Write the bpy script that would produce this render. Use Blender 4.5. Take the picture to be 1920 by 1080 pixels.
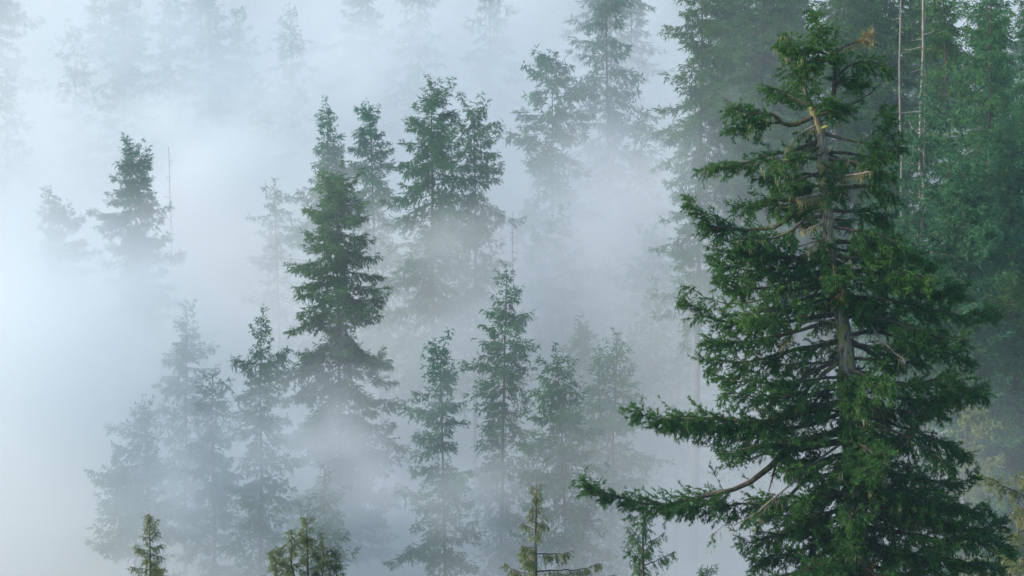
import bpy, math, random
import numpy as np
from mathutils import Vector

PI = math.pi
scene = bpy.context.scene
COL = scene.collection
for o in list(bpy.data.objects):
    bpy.data.objects.remove(o)

# ------------------------------------------------------------------ camera
PITCH = math.radians(-5.0)
FPX = 5444.0                      # focal length in photograph pixels (1920 wide)
cam_d = bpy.data.cameras.new('camera')
cam = bpy.data.objects.new('camera', cam_d)
COL.objects.link(cam)
cam_d.sensor_width = 36.0
cam_d.lens = 36.0 * FPX / 1920.0
cam_d.clip_start = 0.5
cam_d.clip_end = 6000.0
cam.location = (0, 0, 0)
cam.rotation_euler = (PI / 2 + PITCH, 0, 0)
scene.camera = cam

# ------------------------------------------------------------------ sky and sun
SUN_EL, SUN_AZ = math.radians(27), math.radians(-101)   # azimuth from +Y, negative = left
world = bpy.data.worlds.new('World')
scene.world = world
world.use_nodes = True
wn = world.node_tree
bg = wn.nodes['Background']
sky = wn.nodes.new('ShaderNodeTexSky')
sky.sky_type = 'NISHITA'
sky.sun_disc = False
sky.sun_elevation = SUN_EL
sky.sun_rotation = SUN_AZ
sky.dust_density = 0.4
sky.ozone_density = 1.3
wn.links.new(sky.outputs[0], bg.inputs[0])
bg.inputs[1].default_value = 0.15
sun_d = bpy.data.lights.new('sun', 'SUN')
sun_d.energy = 3.8
sun_d.angle = math.radians(12)
sun_d.color = (1.0, 0.785, 0.58)
sun = bpy.data.objects.new('sun', sun_d)
COL.objects.link(sun)
sdir = Vector((math.sin(SUN_AZ) * math.cos(SUN_EL), math.cos(SUN_AZ) * math.cos(SUN_EL), math.sin(SUN_EL)))
sun.rotation_euler = (-sdir).to_track_quat('-Z', 'Y').to_euler()

vs = scene.view_settings
vs.view_transform = 'Standard'
vs.look = 'None'
vs.gamma = 1.0
vs.use_curve_mapping = False
vs.exposure = 0.94
scene.cycles.use_denoising = True
scene.cycles.use_adaptive_sampling = True
scene.cycles.adaptive_threshold = 0.02
scene.cycles.max_bounces = 10
scene.cycles.diffuse_bounces = 2
scene.cycles.transmission_bounces = 2
scene.cycles.volume_bounces = 5
scene.cycles.volume_step_rate = 8.0
scene.cycles.volume_max_steps = 512


# ------------------------------------------------------------------ helpers
def at(px, py, d):
    """A point d metres in front of the camera (along +Y) seen at photograph pixel (px, py)."""
    vx, vz, vy = (px - 960) / FPX, (540 - py) / FPX, 1.0
    y = vy * math.cos(PITCH) - vz * math.sin(PITCH)
    z = vy * math.sin(PITCH) + vz * math.cos(PITCH)
    return np.array([vx * d / y, d, z * d / y])


def tag(o, label=None, cat=None, group=None, kind=None):
    if label: o['label'] = label
    if cat: o['category'] = cat
    if group: o['group'] = group
    if kind: o['kind'] = kind
    return o


def empty(name, loc):
    o = bpy.data.objects.new(name, None)
    o.empty_display_size = 1.0
    o.location = loc
    COL.objects.link(o)
    return o


def mesh_np(name, V, faces, smooth=False):
    """V (n,3); faces: list of (m,k) index arrays."""
    me = bpy.data.meshes.new(name)
    V = np.ascontiguousarray(V, dtype=np.float32)
    me.vertices.add(len(V))
    me.vertices.foreach_set('co', V.ravel())
    faces = [np.asarray(f, dtype=np.int32) for f in faces if len(f)]
    if faces:
        loops = np.concatenate([f.ravel() for f in faces])
        counts = np.concatenate([np.full(len(f), f.shape[1], dtype=np.int32) for f in faces])
        starts = np.concatenate([[0], np.cumsum(counts)[:-1]]).astype(np.int32)
        me.loops.add(len(loops))
        me.loops.foreach_set('vertex_index', loops)
        me.polygons.add(len(counts))
        me.polygons.foreach_set('loop_start', starts)
        if smooth:
            me.polygons.foreach_set('use_smooth', np.ones(len(counts), dtype=bool))
    me.update(calc_edges=True)
    return me


def obj(name, me, mat, parent=None):
    o = bpy.data.objects.new(name, me)
    if mat is not None and not me.materials:
        me.materials.append(mat)
    COL.objects.link(o)
    if parent is not None:
        o.parent = parent
    return o


def norm(a):
    return a / np.maximum(np.linalg.norm(a, axis=-1, keepdims=True), 1e-9)


def tube(P, R, k=8, rng=None, rough=0.0):
    """Tapered tube along polyline P with radii R; returns verts, quads."""
    P = np.asarray(P, float); R = np.asarray(R, float)
    n = len(P)
    T = norm(np.gradient(P, axis=0))
    ref = np.array([0.0, 1.0, 0.0]) if abs(T[0][2]) > 0.7 else np.array([0.0, 0.0, 1.0])
    A = norm(np.cross(T, ref)); B = np.cross(T, A)
    ang = np.arange(k) / k * 2 * PI
    rad = R[:, None] * np.ones((n, k))
    if rng is not None and rough > 0:
        rad = rad * (1 + rough * rng.normal(size=(n, k)))
    V = P[:, None, :] + rad[..., None] * (np.cos(ang)[None, :, None] * A[:, None, :] + np.sin(ang)[None, :, None] * B[:, None, :])
    V = V.reshape(-1, 3)
    i = np.arange(n - 1)[:, None] * k; j = np.arange(k)[None, :]; j2 = (j + 1) % k
    Q = np.stack([i + j, i + j2, i + k + j2, i + k + j], -1).reshape(-1, 4)
    return V, Q


def spikes(A, B, R):
    """Many thin 3-sided pyramids from A to B (twigs)."""
    D = norm(B - A)
    ref = np.where(np.abs(D[:, 2:3]) > 0.8, np.array([[1.0, 0, 0]]), np.array([[0, 0, 1.0]]))
    X = norm(np.cross(D, ref)); Y = np.cross(D, X)
    vs_ = []
    for k in range(3):
        a = k * 2 * PI / 3
        vs_.append(A + R[:, None] * (math.cos(a) * X + math.sin(a) * Y))
    vs_.append(B)
    V = np.stack(vs_, 1).reshape(-1, 3)
    b = np.arange(len(A))[:, None] * 4
    F = np.concatenate([b + np.array([[0, 1, 3]]), b + np.array([[1, 2, 3]]), b + np.array([[2, 0, 3]])])
    return V, F


def resample(P, k):
    P = np.asarray(P, float)
    # Catmull-Rom through the given points, then k points evenly along it
    Q = np.vstack([2 * P[0] - P[1], P, 2 * P[-1] - P[-2]])
    out = []
    for i in range(1, len(Q) - 2):
        t = np.linspace(0, 1, 8, endpoint=False)[:, None]
        p0, p1, p2, p3 = Q[i - 1], Q[i], Q[i + 1], Q[i + 2]
        out.append(0.5 * ((2 * p1) + (-p0 + p2) * t + (2 * p0 - 5 * p1 + 4 * p2 - p3) * t ** 2 + (-p0 + 3 * p1 - 3 * p2 + p3) * t ** 3))
    out.append(P[-1:])
    C = np.vstack(out)
    s = np.concatenate([[0], np.cumsum(np.linalg.norm(np.diff(C, axis=0), axis=1))])
    u = np.linspace(0, s[-1], k)
    return np.stack([np.interp(u, s, C[:, a]) for a in range(3)], 1)


def curve_at(C, bid, t):
    K = C.shape[1]
    x = np.clip(t, 0, 0.9999) * (K - 1)
    i = x.astype(int); f = (x - i)[:, None]
    a, b = C[bid, i], C[bid, i + 1]
    return a * (1 - f) + b * f, norm(b - a)


Z3 = np.array([0, 0, 1.0])


def foliage(C, rng, sp2=0.28, l2=1.1, l2min=0.35, sp3=0.12, l3=0.3, nb=6, lb=0.15, wb=0.035,
            t0=0.2, hang=0.0, roll=0.45, keep=None, up=0.1, taper=0.7, fs=1.0, ba=38):
    """Needle sprays on the limbs C (B,K,3): secondary twigs, side twigs on those, narrow blades on these.
    Returns blade verts (n,4,3), branch index per blade, and the secondary twigs (A,B,branch)."""
    B = C.shape[0]
    L = np.linalg.norm(np.diff(C, axis=1), axis=2).sum(1)
    t0 = np.broadcast_to(np.asarray(t0, float), (B,))
    l2 = np.broadcast_to(np.asarray(l2, float), (B,))
    hang = np.broadcast_to(np.asarray(hang, float), (B,))
    fs = np.broadcast_to(np.asarray(fs, float), (B,))
    dens = np.ones(B) if keep is None else np.asarray(keep, float)
    n2 = np.maximum(1, (L * (1 - t0) / sp2 * 2 * dens)).astype(int)
    n2 = np.where(dens <= 0, 0, n2)
    bid = np.repeat(np.arange(B), n2)
    if len(bid) == 0:
        return np.zeros((0, 3, 3)), np.zeros(0, int), (np.zeros((0, 3)), np.zeros((0, 3)), np.zeros(0, int))
    t = t0[bid] + (1 - t0[bid]) * rng.random(len(bid)) ** 0.85
    P, T = curve_at(C, bid, t)
    S = norm(np.cross(T, Z3) + 1e-6); U = np.cross(S, T)
    side = rng.choice([-1.0, 1.0], len(bid))
    rl = rng.normal(up, roll, len(bid))
    lat = (np.cos(rl) * side)[:, None] * S + np.sin(rl)[:, None] * U
    a = np.radians(rng.normal(52, 14, len(bid)))
    D2 = norm(np.cos(a)[:, None] * T + np.sin(a)[:, None] * lat)
    len2 = (l2min * fs[bid] + l2[bid] * (1 - t) ** taper) * rng.uniform(0.45, 1.2, len(bid))
    hg = hang[bid] * rng.uniform(0.5, 1.3, len(bid)) * np.where(rng.random(len(bid)) < .22, 3.2, .8)
    D2 = norm(D2 - hg[:, None] * Z3)
    E2 = P + D2 * len2[:, None]
    # side twigs
    n3 = np.maximum(2, (len2 / sp3)).astype(int)
    i2 = np.repeat(np.arange(len(bid)), n3)
    s = rng.random(len(i2)) * 0.92 + 0.08
    P3 = P[i2] + D2[i2] * (s * len2[i2])[:, None]
    S3 = norm(np.cross(D2[i2], Z3) + 1e-6); U3 = np.cross(S3, D2[i2])
    r3 = rng.normal(0.0, 0.6, len(i2)); sd = rng.choice([-1.0, 1.0], len(i2))
    lat3 = (np.cos(r3) * sd)[:, None] * S3 + np.sin(r3)[:, None] * U3
    a3 = np.radians(rng.normal(42, 14, len(i2)))
    D3 = norm(np.cos(a3)[:, None] * D2[i2] + np.sin(a3)[:, None] * lat3 - (0.55 * hg[i2])[:, None] * Z3)
    len3 = l3 * fs[bid[i2]] * (1.15 - 0.5 * s) * rng.uniform(0.6, 1.25, len(i2))
    # blades
    i3 = np.repeat(np.arange(len(i2)), nb)
    u = rng.random(len(i3)) * (0.85 if nb > 1 else 0.0)
    first = (np.arange(len(i3)) % nb) == 0
    p = P3[i3] + D3[i3] * (u * len3[i3])[:, None]
    R = rng.normal(size=(len(i3), 3))
    perp = norm(np.cross(D3[i3], R))
    ab = np.radians(rng.normal(ba, 10, len(i3)))
    ab = np.where(first, 0.15, ab)
    d = norm(np.cos(ab)[:, None] * D3[i3] + np.sin(ab)[:, None] * perp)
    ll = lb * fs[bid[i2[i3]]] * rng.uniform(0.65, 1.25, len(i3))
    ll = np.where(first & (nb > 1), len3[i3] * 1.05, ll)
    if nb == 1:
        ll = len3[i3]
    p = np.where((first & (nb > 1))[:, None], P3[i3], p)
    w = norm(np.cross(d, rng.normal(size=(len(i3), 3)))) * (wb * rng.uniform(0.7, 1.25, len(i3)))[:, None]
    sag = np.zeros((len(i3), 3)); sag[:, 2] = -0.08 * ll
    V = np.stack([p - w, p + w, p + d * ll[:, None] + sag], 1)
    return V, bid[i2[i3]], (P, E2, bid)


def blade_mesh(name, V):
    n, k = V.shape[:2]
    return mesh_np(name, V.reshape(-1, 3), [np.arange(n * k).reshape(-1, k)])


# ------------------------------------------------------------------ materials
def mat_new(name):
    m = bpy.data.materials.new(name)
    m.use_nodes = True
    nt = m.node_tree
    for n in list(nt.nodes):
        nt.nodes.remove(n)
    out = nt.nodes.new('ShaderNodeOutputMaterial')
    return m, nt, out


def ramp(nt, stops):
    r = nt.nodes.new('ShaderNodeValToRGB')
    e = r.color_ramp.elements
    while len(e) < len(stops):
        e.new(0.5)
    for k, (p, c) in enumerate(stops):
        e[k].position = p
        e[k].color = (*c, 1)
    return r


def foliage_mat(name, dark, mid, light, big=0.35, translucent=0.3):
    m, nt, out = mat_new(name)
    geo = nt.nodes.new('ShaderNodeNewGeometry')
    tc = nt.nodes.new('ShaderNodeTexCoord')
    nz = nt.nodes.new('ShaderNodeTexNoise')
    nz.inputs['Scale'].default_value = big
    nz.inputs['Detail'].default_value = 3.0
    nt.links.new(tc.outputs['Object'], nz.inputs['Vector'])
    mix = nt.nodes.new('ShaderNodeMath'); mix.operation = 'MULTIPLY_ADD'
    nt.links.new(geo.outputs['Random Per Island'], mix.inputs[0])
    mix.inputs[1].default_value = 0.55
    sub = nt.nodes.new('ShaderNodeMath'); sub.operation = 'MULTIPLY_ADD'
    nt.links.new(nz.outputs['Fac'], sub.inputs[0])
    sub.inputs[1].default_value = 0.9
    sub.inputs[2].default_value = -0.22
    nt.links.new(sub.outputs[0], mix.inputs[2])
    r = ramp(nt, [(0.15, dark), (0.5, mid), (0.95, light)])
    nt.links.new(mix.outputs[0], r.inputs[0])
    df = nt.nodes.new('ShaderNodeBsdfDiffuse')
    tr = nt.nodes.new('ShaderNodeBsdfTranslucent')
    ms = nt.nodes.new('ShaderNodeMixShader')
    ms.inputs[0].default_value = translucent
    nt.links.new(r.outputs[0], df.inputs[0])
    nt.links.new(r.outputs[0], tr.inputs[0])
    nt.links.new(df.outputs[0], ms.inputs[1])
    nt.links.new(tr.outputs[0], ms.inputs[2])
    nt.links.new(ms.outputs[0], out.inputs['Surface'])
    return m


def bark_mat(name, c1, c2, moss, moss_amt=0.55, scale=6.0):
    m, nt, out = mat_new(name)
    tc = nt.nodes.new('ShaderNodeTexCoord')
    mp = nt.nodes.new('ShaderNodeMapping')
    mp.inputs['Scale'].default_value = (1, 1, 0.22)
    nt.links.new(tc.outputs['Object'], mp.inputs[0])
    n1 = nt.nodes.new('ShaderNodeTexNoise')
    n1.inputs['Scale'].default_value = scale; n1.inputs['Detail'].default_value = 6
    nt.links.new(mp.outputs[0], n1.inputs['Vector'])
    r = ramp(nt, [(0.3, c1), (0.7, c2)])
    nt.links.new(n1.outputs['Fac'], r.inputs[0])
    n2 = nt.nodes.new('ShaderNodeTexNoise')
    n2.inputs['Scale'].default_value = 1.6; n2.inputs['Detail'].default_value = 4
    nt.links.new(tc.outputs['Object'], n2.inputs['Vector'])
    mr = nt.nodes.new('ShaderNodeMapRange')
    mr.inputs[1].default_value = moss_amt; mr.inputs[2].default_value = moss_amt + 0.12
    nt.links.new(n2.outputs['Fac'], mr.inputs[0])
    mx = nt.nodes.new('ShaderNodeMix'); mx.data_type = 'RGBA'
    nt.links.new(mr.outputs[0], mx.inputs[0])
    nt.links.new(r.outputs[0], mx.inputs[6])
    mx.inputs[7].default_value = (*moss, 1)
    bs = nt.nodes.new('ShaderNodeBsdfPrincipled')
    bs.inputs['Roughness'].default_value = 0.9
    nt.links.new(mx.outputs[2], bs.inputs['Base Color'])
    bp = nt.nodes.new('ShaderNodeBump')
    bp.inputs['Strength'].default_value = 0.8; bp.inputs['Distance'].default_value = 0.06
    nt.links.new(n1.outputs['Fac'], bp.inputs['Height'])
    nt.links.new(bp.outputs[0], bs.inputs['Normal'])
    nt.links.new(bs.outputs[0], out.inputs['Surface'])
    return m


M = {}
M['needle_dark'] = foliage_mat('needles_deep_green', (0.019, 0.072, 0.022), (0.046, 0.148, 0.042), (0.15, 0.29, 0.075), translucent=0.36)
M['needle_mid'] = foliage_mat('needles_green', (0.029, 0.095, 0.050), (0.052, 0.155, 0.075), (0.098, 0.243, 0.106))
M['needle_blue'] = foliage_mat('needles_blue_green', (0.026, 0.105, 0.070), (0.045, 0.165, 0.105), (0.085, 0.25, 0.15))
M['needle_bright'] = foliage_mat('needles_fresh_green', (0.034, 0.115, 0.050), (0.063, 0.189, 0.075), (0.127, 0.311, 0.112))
M['needle_olive'] = foliage_mat('needles_olive', (0.085, 0.135, 0.045), (0.16, 0.23, 0.075), (0.32, 0.37, 0.15))
M['lichen'] = foliage_mat('hanging_lichen', (0.20, 0.22, 0.11), (0.36, 0.38, 0.20), (0.52, 0.54, 0.33), translucent=0.4)
M['dry'] = foliage_mat('dry_needles', (0.10, 0.07, 0.03), (0.22, 0.19, 0.08), (0.40, 0.37, 0.18))
M['moss'] = foliage_mat('cushion_moss', (0.05, 0.055, 0.010), (0.12, 0.12, 0.02), (0.22, 0.19, 0.04), big=2.0, translucent=0.1)
M['bark'] = bark_mat('mossy_bark', (0.035, 0.030, 0.022), (0.33, 0.30, 0.22), (0.20, 0.22, 0.08), .48, 13.0)
M['limb'] = bark_mat('limb_bark', (0.025, 0.022, 0.016), (0.085, 0.075, 0.055), (0.12, 0.13, 0.05), 0.56, 9.0)
M['bark_far'] = bark_mat('grey_bark', (0.035, 0.032, 0.028), (0.10, 0.09, 0.08), (0.08, 0.09, 0.05), 0.62)
M['snag'] = bark_mat('bleached_wood', (0.13, 0.12, 0.11), (0.30, 0.28, 0.26), (0.25, 0.26, 0.18), 0.68)

# ------------------------------------------------------------------ tree table
# name, px, py (tree top in the photograph), d metres, height m
TREES = []


def T(name, px, py, d, h, label, prof, mat='needle_mid', group='conifers standing in the fog', **kw):
    TREES.append(dict(name=name, px=px, py=py, d=d, h=h, label=label, prof=prof, mat=mat, group=group, **kw))


# prof: (metres below the top, crown radius in metres) pairs
T('conifer', 630, 335, 235, 44, 'dense dark green conifer with a blunt ragged top, greenest of the misty trees',
  [(0, .8), (1.2, 2.0), (3.5, 2.4), (5, 3.4), (9, 3.9), (12, 3.7), (15, 5.4), (20, 6), (30, 5.5)], 'needle_dark', dens=2.1, irr=.25)
T('conifer', 615, 205, 290, 42, 'slim misty conifer rising directly behind the greenest dense tree',
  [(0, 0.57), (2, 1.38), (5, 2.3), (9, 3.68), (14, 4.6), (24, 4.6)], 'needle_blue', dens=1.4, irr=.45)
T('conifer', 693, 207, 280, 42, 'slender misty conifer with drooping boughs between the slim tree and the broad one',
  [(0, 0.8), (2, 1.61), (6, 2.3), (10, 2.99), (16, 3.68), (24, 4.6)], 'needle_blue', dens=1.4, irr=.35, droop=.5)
T('conifer', 810, 155, 268, 46, 'broad tall conifer with a pointed top, left one of a touching pair',
  [(0, .4), (2, 1.6), (4.5, 3.0), (8, 3.8), (12, 4.6), (18, 5.5), (28, 5)], 'needle_mid', dens=1.5, irr=.3)
T('conifer', 890, 213, 273, 42, 'shorter dark conifer with down-swept boughs touching the broad tree beside it',
  [(0, .8), (1.5, 2.2), (4, 2.4), (8, 3.2), (12, 4.0), (24, 5)], 'needle_mid', dens=1.2, irr=.4, droop=.55)
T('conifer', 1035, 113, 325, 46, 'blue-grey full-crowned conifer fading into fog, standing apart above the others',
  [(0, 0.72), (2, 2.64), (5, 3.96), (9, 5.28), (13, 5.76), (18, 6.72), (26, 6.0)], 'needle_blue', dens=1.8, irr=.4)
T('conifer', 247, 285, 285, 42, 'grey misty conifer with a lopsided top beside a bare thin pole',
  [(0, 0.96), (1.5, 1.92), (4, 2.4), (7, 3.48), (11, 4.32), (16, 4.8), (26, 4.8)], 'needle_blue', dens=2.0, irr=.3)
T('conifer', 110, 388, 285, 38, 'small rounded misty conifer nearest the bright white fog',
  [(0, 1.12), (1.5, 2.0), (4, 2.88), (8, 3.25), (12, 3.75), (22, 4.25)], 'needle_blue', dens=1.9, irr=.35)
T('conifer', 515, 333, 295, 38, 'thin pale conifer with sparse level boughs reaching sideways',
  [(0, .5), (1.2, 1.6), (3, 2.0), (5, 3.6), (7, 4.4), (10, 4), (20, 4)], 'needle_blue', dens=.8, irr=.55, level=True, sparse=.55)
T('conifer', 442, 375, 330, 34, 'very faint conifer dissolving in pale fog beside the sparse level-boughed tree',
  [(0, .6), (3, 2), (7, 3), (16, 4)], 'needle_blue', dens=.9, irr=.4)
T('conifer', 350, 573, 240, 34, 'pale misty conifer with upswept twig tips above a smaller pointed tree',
  [(0, 0.29), (2, 0.98), (3.5, 1.85), (5.5, 2.06), (9, 2.74), (18, 3.52)], 'needle_blue', dens=1.4, irr=.45)
T('conifer', 490, 598, 215, 38, 'narrow columnar green conifer with a knobbly outline rising from low fog',
  [(0, .4), (1, 1.0), (2.2, .9), (3.4, 1.7), (5, 1.6), (7, 2.0), (9.5, 2.0), (13, 2.6), (22, 3)], 'needle_mid', dens=1.7, irr=.35)
T('conifer', 398, 700, 225, 34, 'pointed misty conifer between the narrow column and the bushy pale tree',
  [(0, 0.29), (1.8, 1.25), (3, 1.54), (4, 1.25), (6, 2.11), (9, 2.4), (18, 3.26)], 'needle_blue', dens=1.6, irr=.4)
T('conifer', 270, 757, 222, 32, 'bushy pale conifer with two uneven tops, lowest edge of the bright fog',
  [(0, 0.5), (2, 1.3), (4, 2.2), (7, 3.0), (11, 3.8), (20, 4.0)], 'needle_blue', dens=1.7, irr=.4, bias=(-1, .35), twin=(-2.4, 4.2))
T('conifer', 608, 872, 206, 30, 'pale green conifer with a spire top behind the bushy low treetop',
  [(0, .2), (2, .9), (3.2, 2.2), (5, 2.0), (8, 2.6), (16, 3.2)], 'needle_mid', dens=1.2, irr=.45)
T('conifer', 826, 655, 205, 40, 'tall open misty conifer with bare trunk gaps between foliage clumps',
  [(0, .5), (1.4, 1.5), (3, 1.6), (4.2, 2.4), (5.5, 1.8), (7.5, 1.6), (9, 2.9), (12, 2.7), (15, 2.6), (24, 3)], 'needle_blue', dens=1.5, irr=.4,
  gaps=((2.6, 3.0), (7.2, 7.9)), bias=(-1, .2))
T('conifer', 950, 508, 225, 42, 'tall green-grey conifer with a spired top and a pale trunk showing low down',
  [(0, .3), (2, 1.2), (4, 2.2), (6.5, 2.8), (9, 2.4), (12, 3), (16, 3.6), (26, 4)], 'needle_mid', dens=1.2, irr=.4, droop=.4)
T('conifer', 1045, 673, 212, 36, 'dense round-topped conifer huddled against the tall spired one',
  [(0, .6), (2, 1.6), (5, 2.5), (9, 3.6), (14, 4.2), (24, 4.6)], 'needle_mid', dens=1.5, irr=.3)
T('conifer', 1157, 622, 225, 38, 'pale green pointed conifer near the great tree, with a small side tip',
  [(0, .2), (2, .9), (4, 2.0), (7, 3), (12, 3.8), (22, 4.2)], 'needle_bright', dens=1.1, irr=.4, twin=(-1.3, 1.2))
T('conifer', 1272, 645, 262, 34, 'ghostly thin conifer with bare level twigs just beyond the great tree',
  [(0, .3), (2, 1.6), (5, 2.4), (12, 3)], 'needle_blue', dens=.5, irr=.5, level=True, sparse=.6)
T('conifer', 1215, 430, 290, 38, 'very pale green conifer, lower of two fading behind the great tree',
  [(0, 0.48), (3, 2.16), (6, 3.84), (10, 5.04), (20, 6.0)], 'needle_bright', dens=1.5, irr=.35, droop=.4)
T('conifer', 1205, 228, 335, 42, 'faint broad conifer in thin fog, upper of two fading beside the great tree',
  [(0, .6), (4, 2.4), (9, 4), (16, 5), (26, 5)], 'needle_mid', dens=1.3, irr=.4)
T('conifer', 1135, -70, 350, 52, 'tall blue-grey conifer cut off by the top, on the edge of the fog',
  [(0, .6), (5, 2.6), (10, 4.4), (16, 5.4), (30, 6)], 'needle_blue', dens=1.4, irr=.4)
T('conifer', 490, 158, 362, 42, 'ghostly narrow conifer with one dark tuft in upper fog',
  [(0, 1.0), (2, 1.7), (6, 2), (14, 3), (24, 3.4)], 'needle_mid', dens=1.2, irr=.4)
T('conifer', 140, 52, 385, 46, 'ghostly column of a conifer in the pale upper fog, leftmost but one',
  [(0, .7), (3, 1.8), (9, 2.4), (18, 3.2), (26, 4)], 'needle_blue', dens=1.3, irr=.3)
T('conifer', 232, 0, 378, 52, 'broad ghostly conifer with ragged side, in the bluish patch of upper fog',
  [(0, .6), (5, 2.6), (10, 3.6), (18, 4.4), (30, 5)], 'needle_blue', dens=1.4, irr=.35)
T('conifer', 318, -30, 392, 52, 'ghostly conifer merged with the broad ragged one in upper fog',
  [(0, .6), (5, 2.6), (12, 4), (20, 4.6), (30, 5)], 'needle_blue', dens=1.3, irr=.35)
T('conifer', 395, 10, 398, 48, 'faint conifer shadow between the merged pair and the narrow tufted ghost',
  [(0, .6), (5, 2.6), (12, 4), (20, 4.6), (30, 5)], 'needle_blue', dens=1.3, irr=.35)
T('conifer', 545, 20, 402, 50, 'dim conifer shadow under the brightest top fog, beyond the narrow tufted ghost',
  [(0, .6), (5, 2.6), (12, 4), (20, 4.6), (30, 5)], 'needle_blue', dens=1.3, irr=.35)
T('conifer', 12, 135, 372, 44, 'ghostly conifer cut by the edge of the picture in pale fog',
  [(0, .6), (4, 2.2), (9, 3.0), (18, 3.8), (26, 4)], 'needle_blue', dens=1.3, irr=.35)
# the clearer slope behind the great tree
G2 = 'conifers on the clear slope behind the great tree'
T('conifer', 1318, -90, 250, 54, 'green conifer whose lit bough ends mark the edge of the fog',
  [(0, .6), (5, 2.6), (9, 4), (13, 5.4), (17, 4.6), (30, 5)], 'needle_dark', G2, dens=1.5, irr=.4, bias=(1, .3))
T('conifer', 1432, -130, 262, 56, 'dark conifer directly above the moss-hung left limbs of the great tree',
  [(0, .6), (5, 2.6), (12, 4.6), (20, 5.2), (34, 5.4)], 'needle_dark', G2, dens=1.5, irr=.35)
T('conifer', 1590, -150, 256, 56, 'dark conifer straight behind the broken top of the great tree',
  [(0, .6), (5, 2.6), (12, 4.4), (20, 5.2), (34, 5.4)], 'needle_dark', G2, dens=1.5, irr=.35)
T('conifer', 1765, -95, 232, 52, 'dark conifer just behind the two bleached snags',
  [(0, .6), (3, 1.6), (8, 3), (14, 3.6), (24, 4.6), (34, 5)], 'needle_dark', G2, dens=1.4, irr=.4)
T('conifer', 1735, 128, 188, 42, 'slim green conifer with pale trunk patches showing through its boughs',
  [(0, .3), (2, 1.0), (4.5, 1.7), (8, 2.2), (12, 3), (20, 3.6)], 'needle_mid', G2, dens=1.15, irr=.5, droop=.35, pale=True)
T('conifer', 1858, -70, 222, 50, 'tall dark green conifer with bright lit boughs in the upper corner',
  [(0, .6), (3, 1.8), (6, 2.6), (10, 3.0), (16, 3.6), (30, 4.4)], 'needle_bright', G2, dens=1.4, irr=.4)
T('conifer', 1935, 20, 215, 46, 'green conifer cut by the edge beside the bright-boughed corner tree',
  [(0, .6), (5, 2.2), (10, 3.2), (18, 4), (30, 4.4)], 'needle_mid', G2, dens=1.4, irr=.4)
T('conifer', 1805, 325, 178, 40, 'broad rounded green conifer with tiered boughs behind the great tree',
  [(0, .7), (2, 2.2), (5, 3.2), (9, 3.8), (14, 4), (24, 4.4)], 'needle_mid', G2, dens=1.7, irr=.25)
T('conifer', 1890, 225, 190, 42, 'tiered green conifer at the edge above the dark shaded hollow',
  [(0, .5), (3, 1.8), (7, 2.8), (12, 3.6), (24, 4)], 'needle_mid', G2, dens=1.6, irr=.3)
T('conifer', 1668, 300, 205, 42, 'green conifer half hidden by the right boughs of the great tree',
  [(0, .5), (3, 1.8), (8, 3.2), (14, 4.2), (24, 4.6)], 'needle_mid', G2, dens=1.5, irr=.3)
T('conifer', 1905, 520, 182, 34, 'dark conifer in the shaded hollow at the edge beyond the great tree',
  [(0, .5), (3, 1.8), (8, 3.0), (14, 3.6), (24, 4)], 'needle_dark', G2, dens=1.6, irr=.3)
T('conifer', 1815, 690, 168, 28, 'thin pale sapling with lichen-flecked twigs in light fog behind the great tree',
  [(0, .3), (2, 1.2), (5, 2.2), (10, 2.8), (18, 3)], 'needle_olive', G2, dens=.7, irr=.5, level=True, sparse=.7)
T('conifer', 1370, 250, 300, 44, 'faint conifer in fog glimpsed between left limbs of the great tree',
  [(0, .5), (4, 2.4), (9, 4), (16, 4.8), (26, 5)], 'needle_blue', G2, dens=1.3, irr=.35)
T('conifer', 1475, 640, 250, 34, 'pale conifer seen only through gaps in the middle of the great tree',
  [(0, .5), (4, 2.4), (9, 3.6), (16, 4.2)], 'needle_blue', G2, dens=1.2, irr=.35)

# ------------------------------------------------------------------ ground: smooth sheet through the tree feet
anchors = []
for t in TREES:
    p = at(t['px'], t['py'], t['d'])
    anchors.append((p[0], p[1], p[2] - t['h']))
for px, py, d, h in ((1540, 30, 100, 46), (280, 975, 150, 24), (575, 975, 140, 24), (1005, 910, 130, 26), (1210, 950, 115, 26), (1905, 905, 116, 26)):
    p = at(px, py, d)
    anchors.append((p[0], p[1], p[2] - h))
anchors = np.array(anchors)
PROF_Y = np.array([-80, -10, 0, 12, 60, 110, 150, 210, 260, 320, 400, 480, 600, 800, 1200, 2500])
PROF_Z = np.array([6, -1.5, -1.9, -5, -30, -46, -52, -58, -54, -49, -42, -22, 22, 100, 220, 480.0])


def ground_z(x, y):
    x = np.atleast_1d(np.asarray(x, float)); y = np.atleast_1d(np.asarray(y, float))
    base = np.interp(y, PROF_Y, PROF_Z)
    ra = anchors[:, 2] - np.interp(anchors[:, 1], PROF_Y, PROF_Z)
    d2 = (x[:, None] - anchors[None, :, 0]) ** 2 + (y[:, None] - anchors[None, :, 1]) ** 2
    w = np.exp(-d2 / (2 * 16.0 ** 2))
    corr = (w * ra[None]).sum(1) / (w.sum(1) + 0.25)
    far = np.clip((np.abs(x) - 150) / 600, 0, 1)
    bump = 0.5 * np.sin(x * 0.21 + 1.3) * np.cos(y * 0.17) + 0.3 * np.sin(x * 0.53 + y * 0.41)
    fade = np.clip(y / 25, 0, 1)
    return base + np.clip(corr, -14, 14) + bump * fade + far * 60 * np.clip(y / 300, 0, 1)


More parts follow.
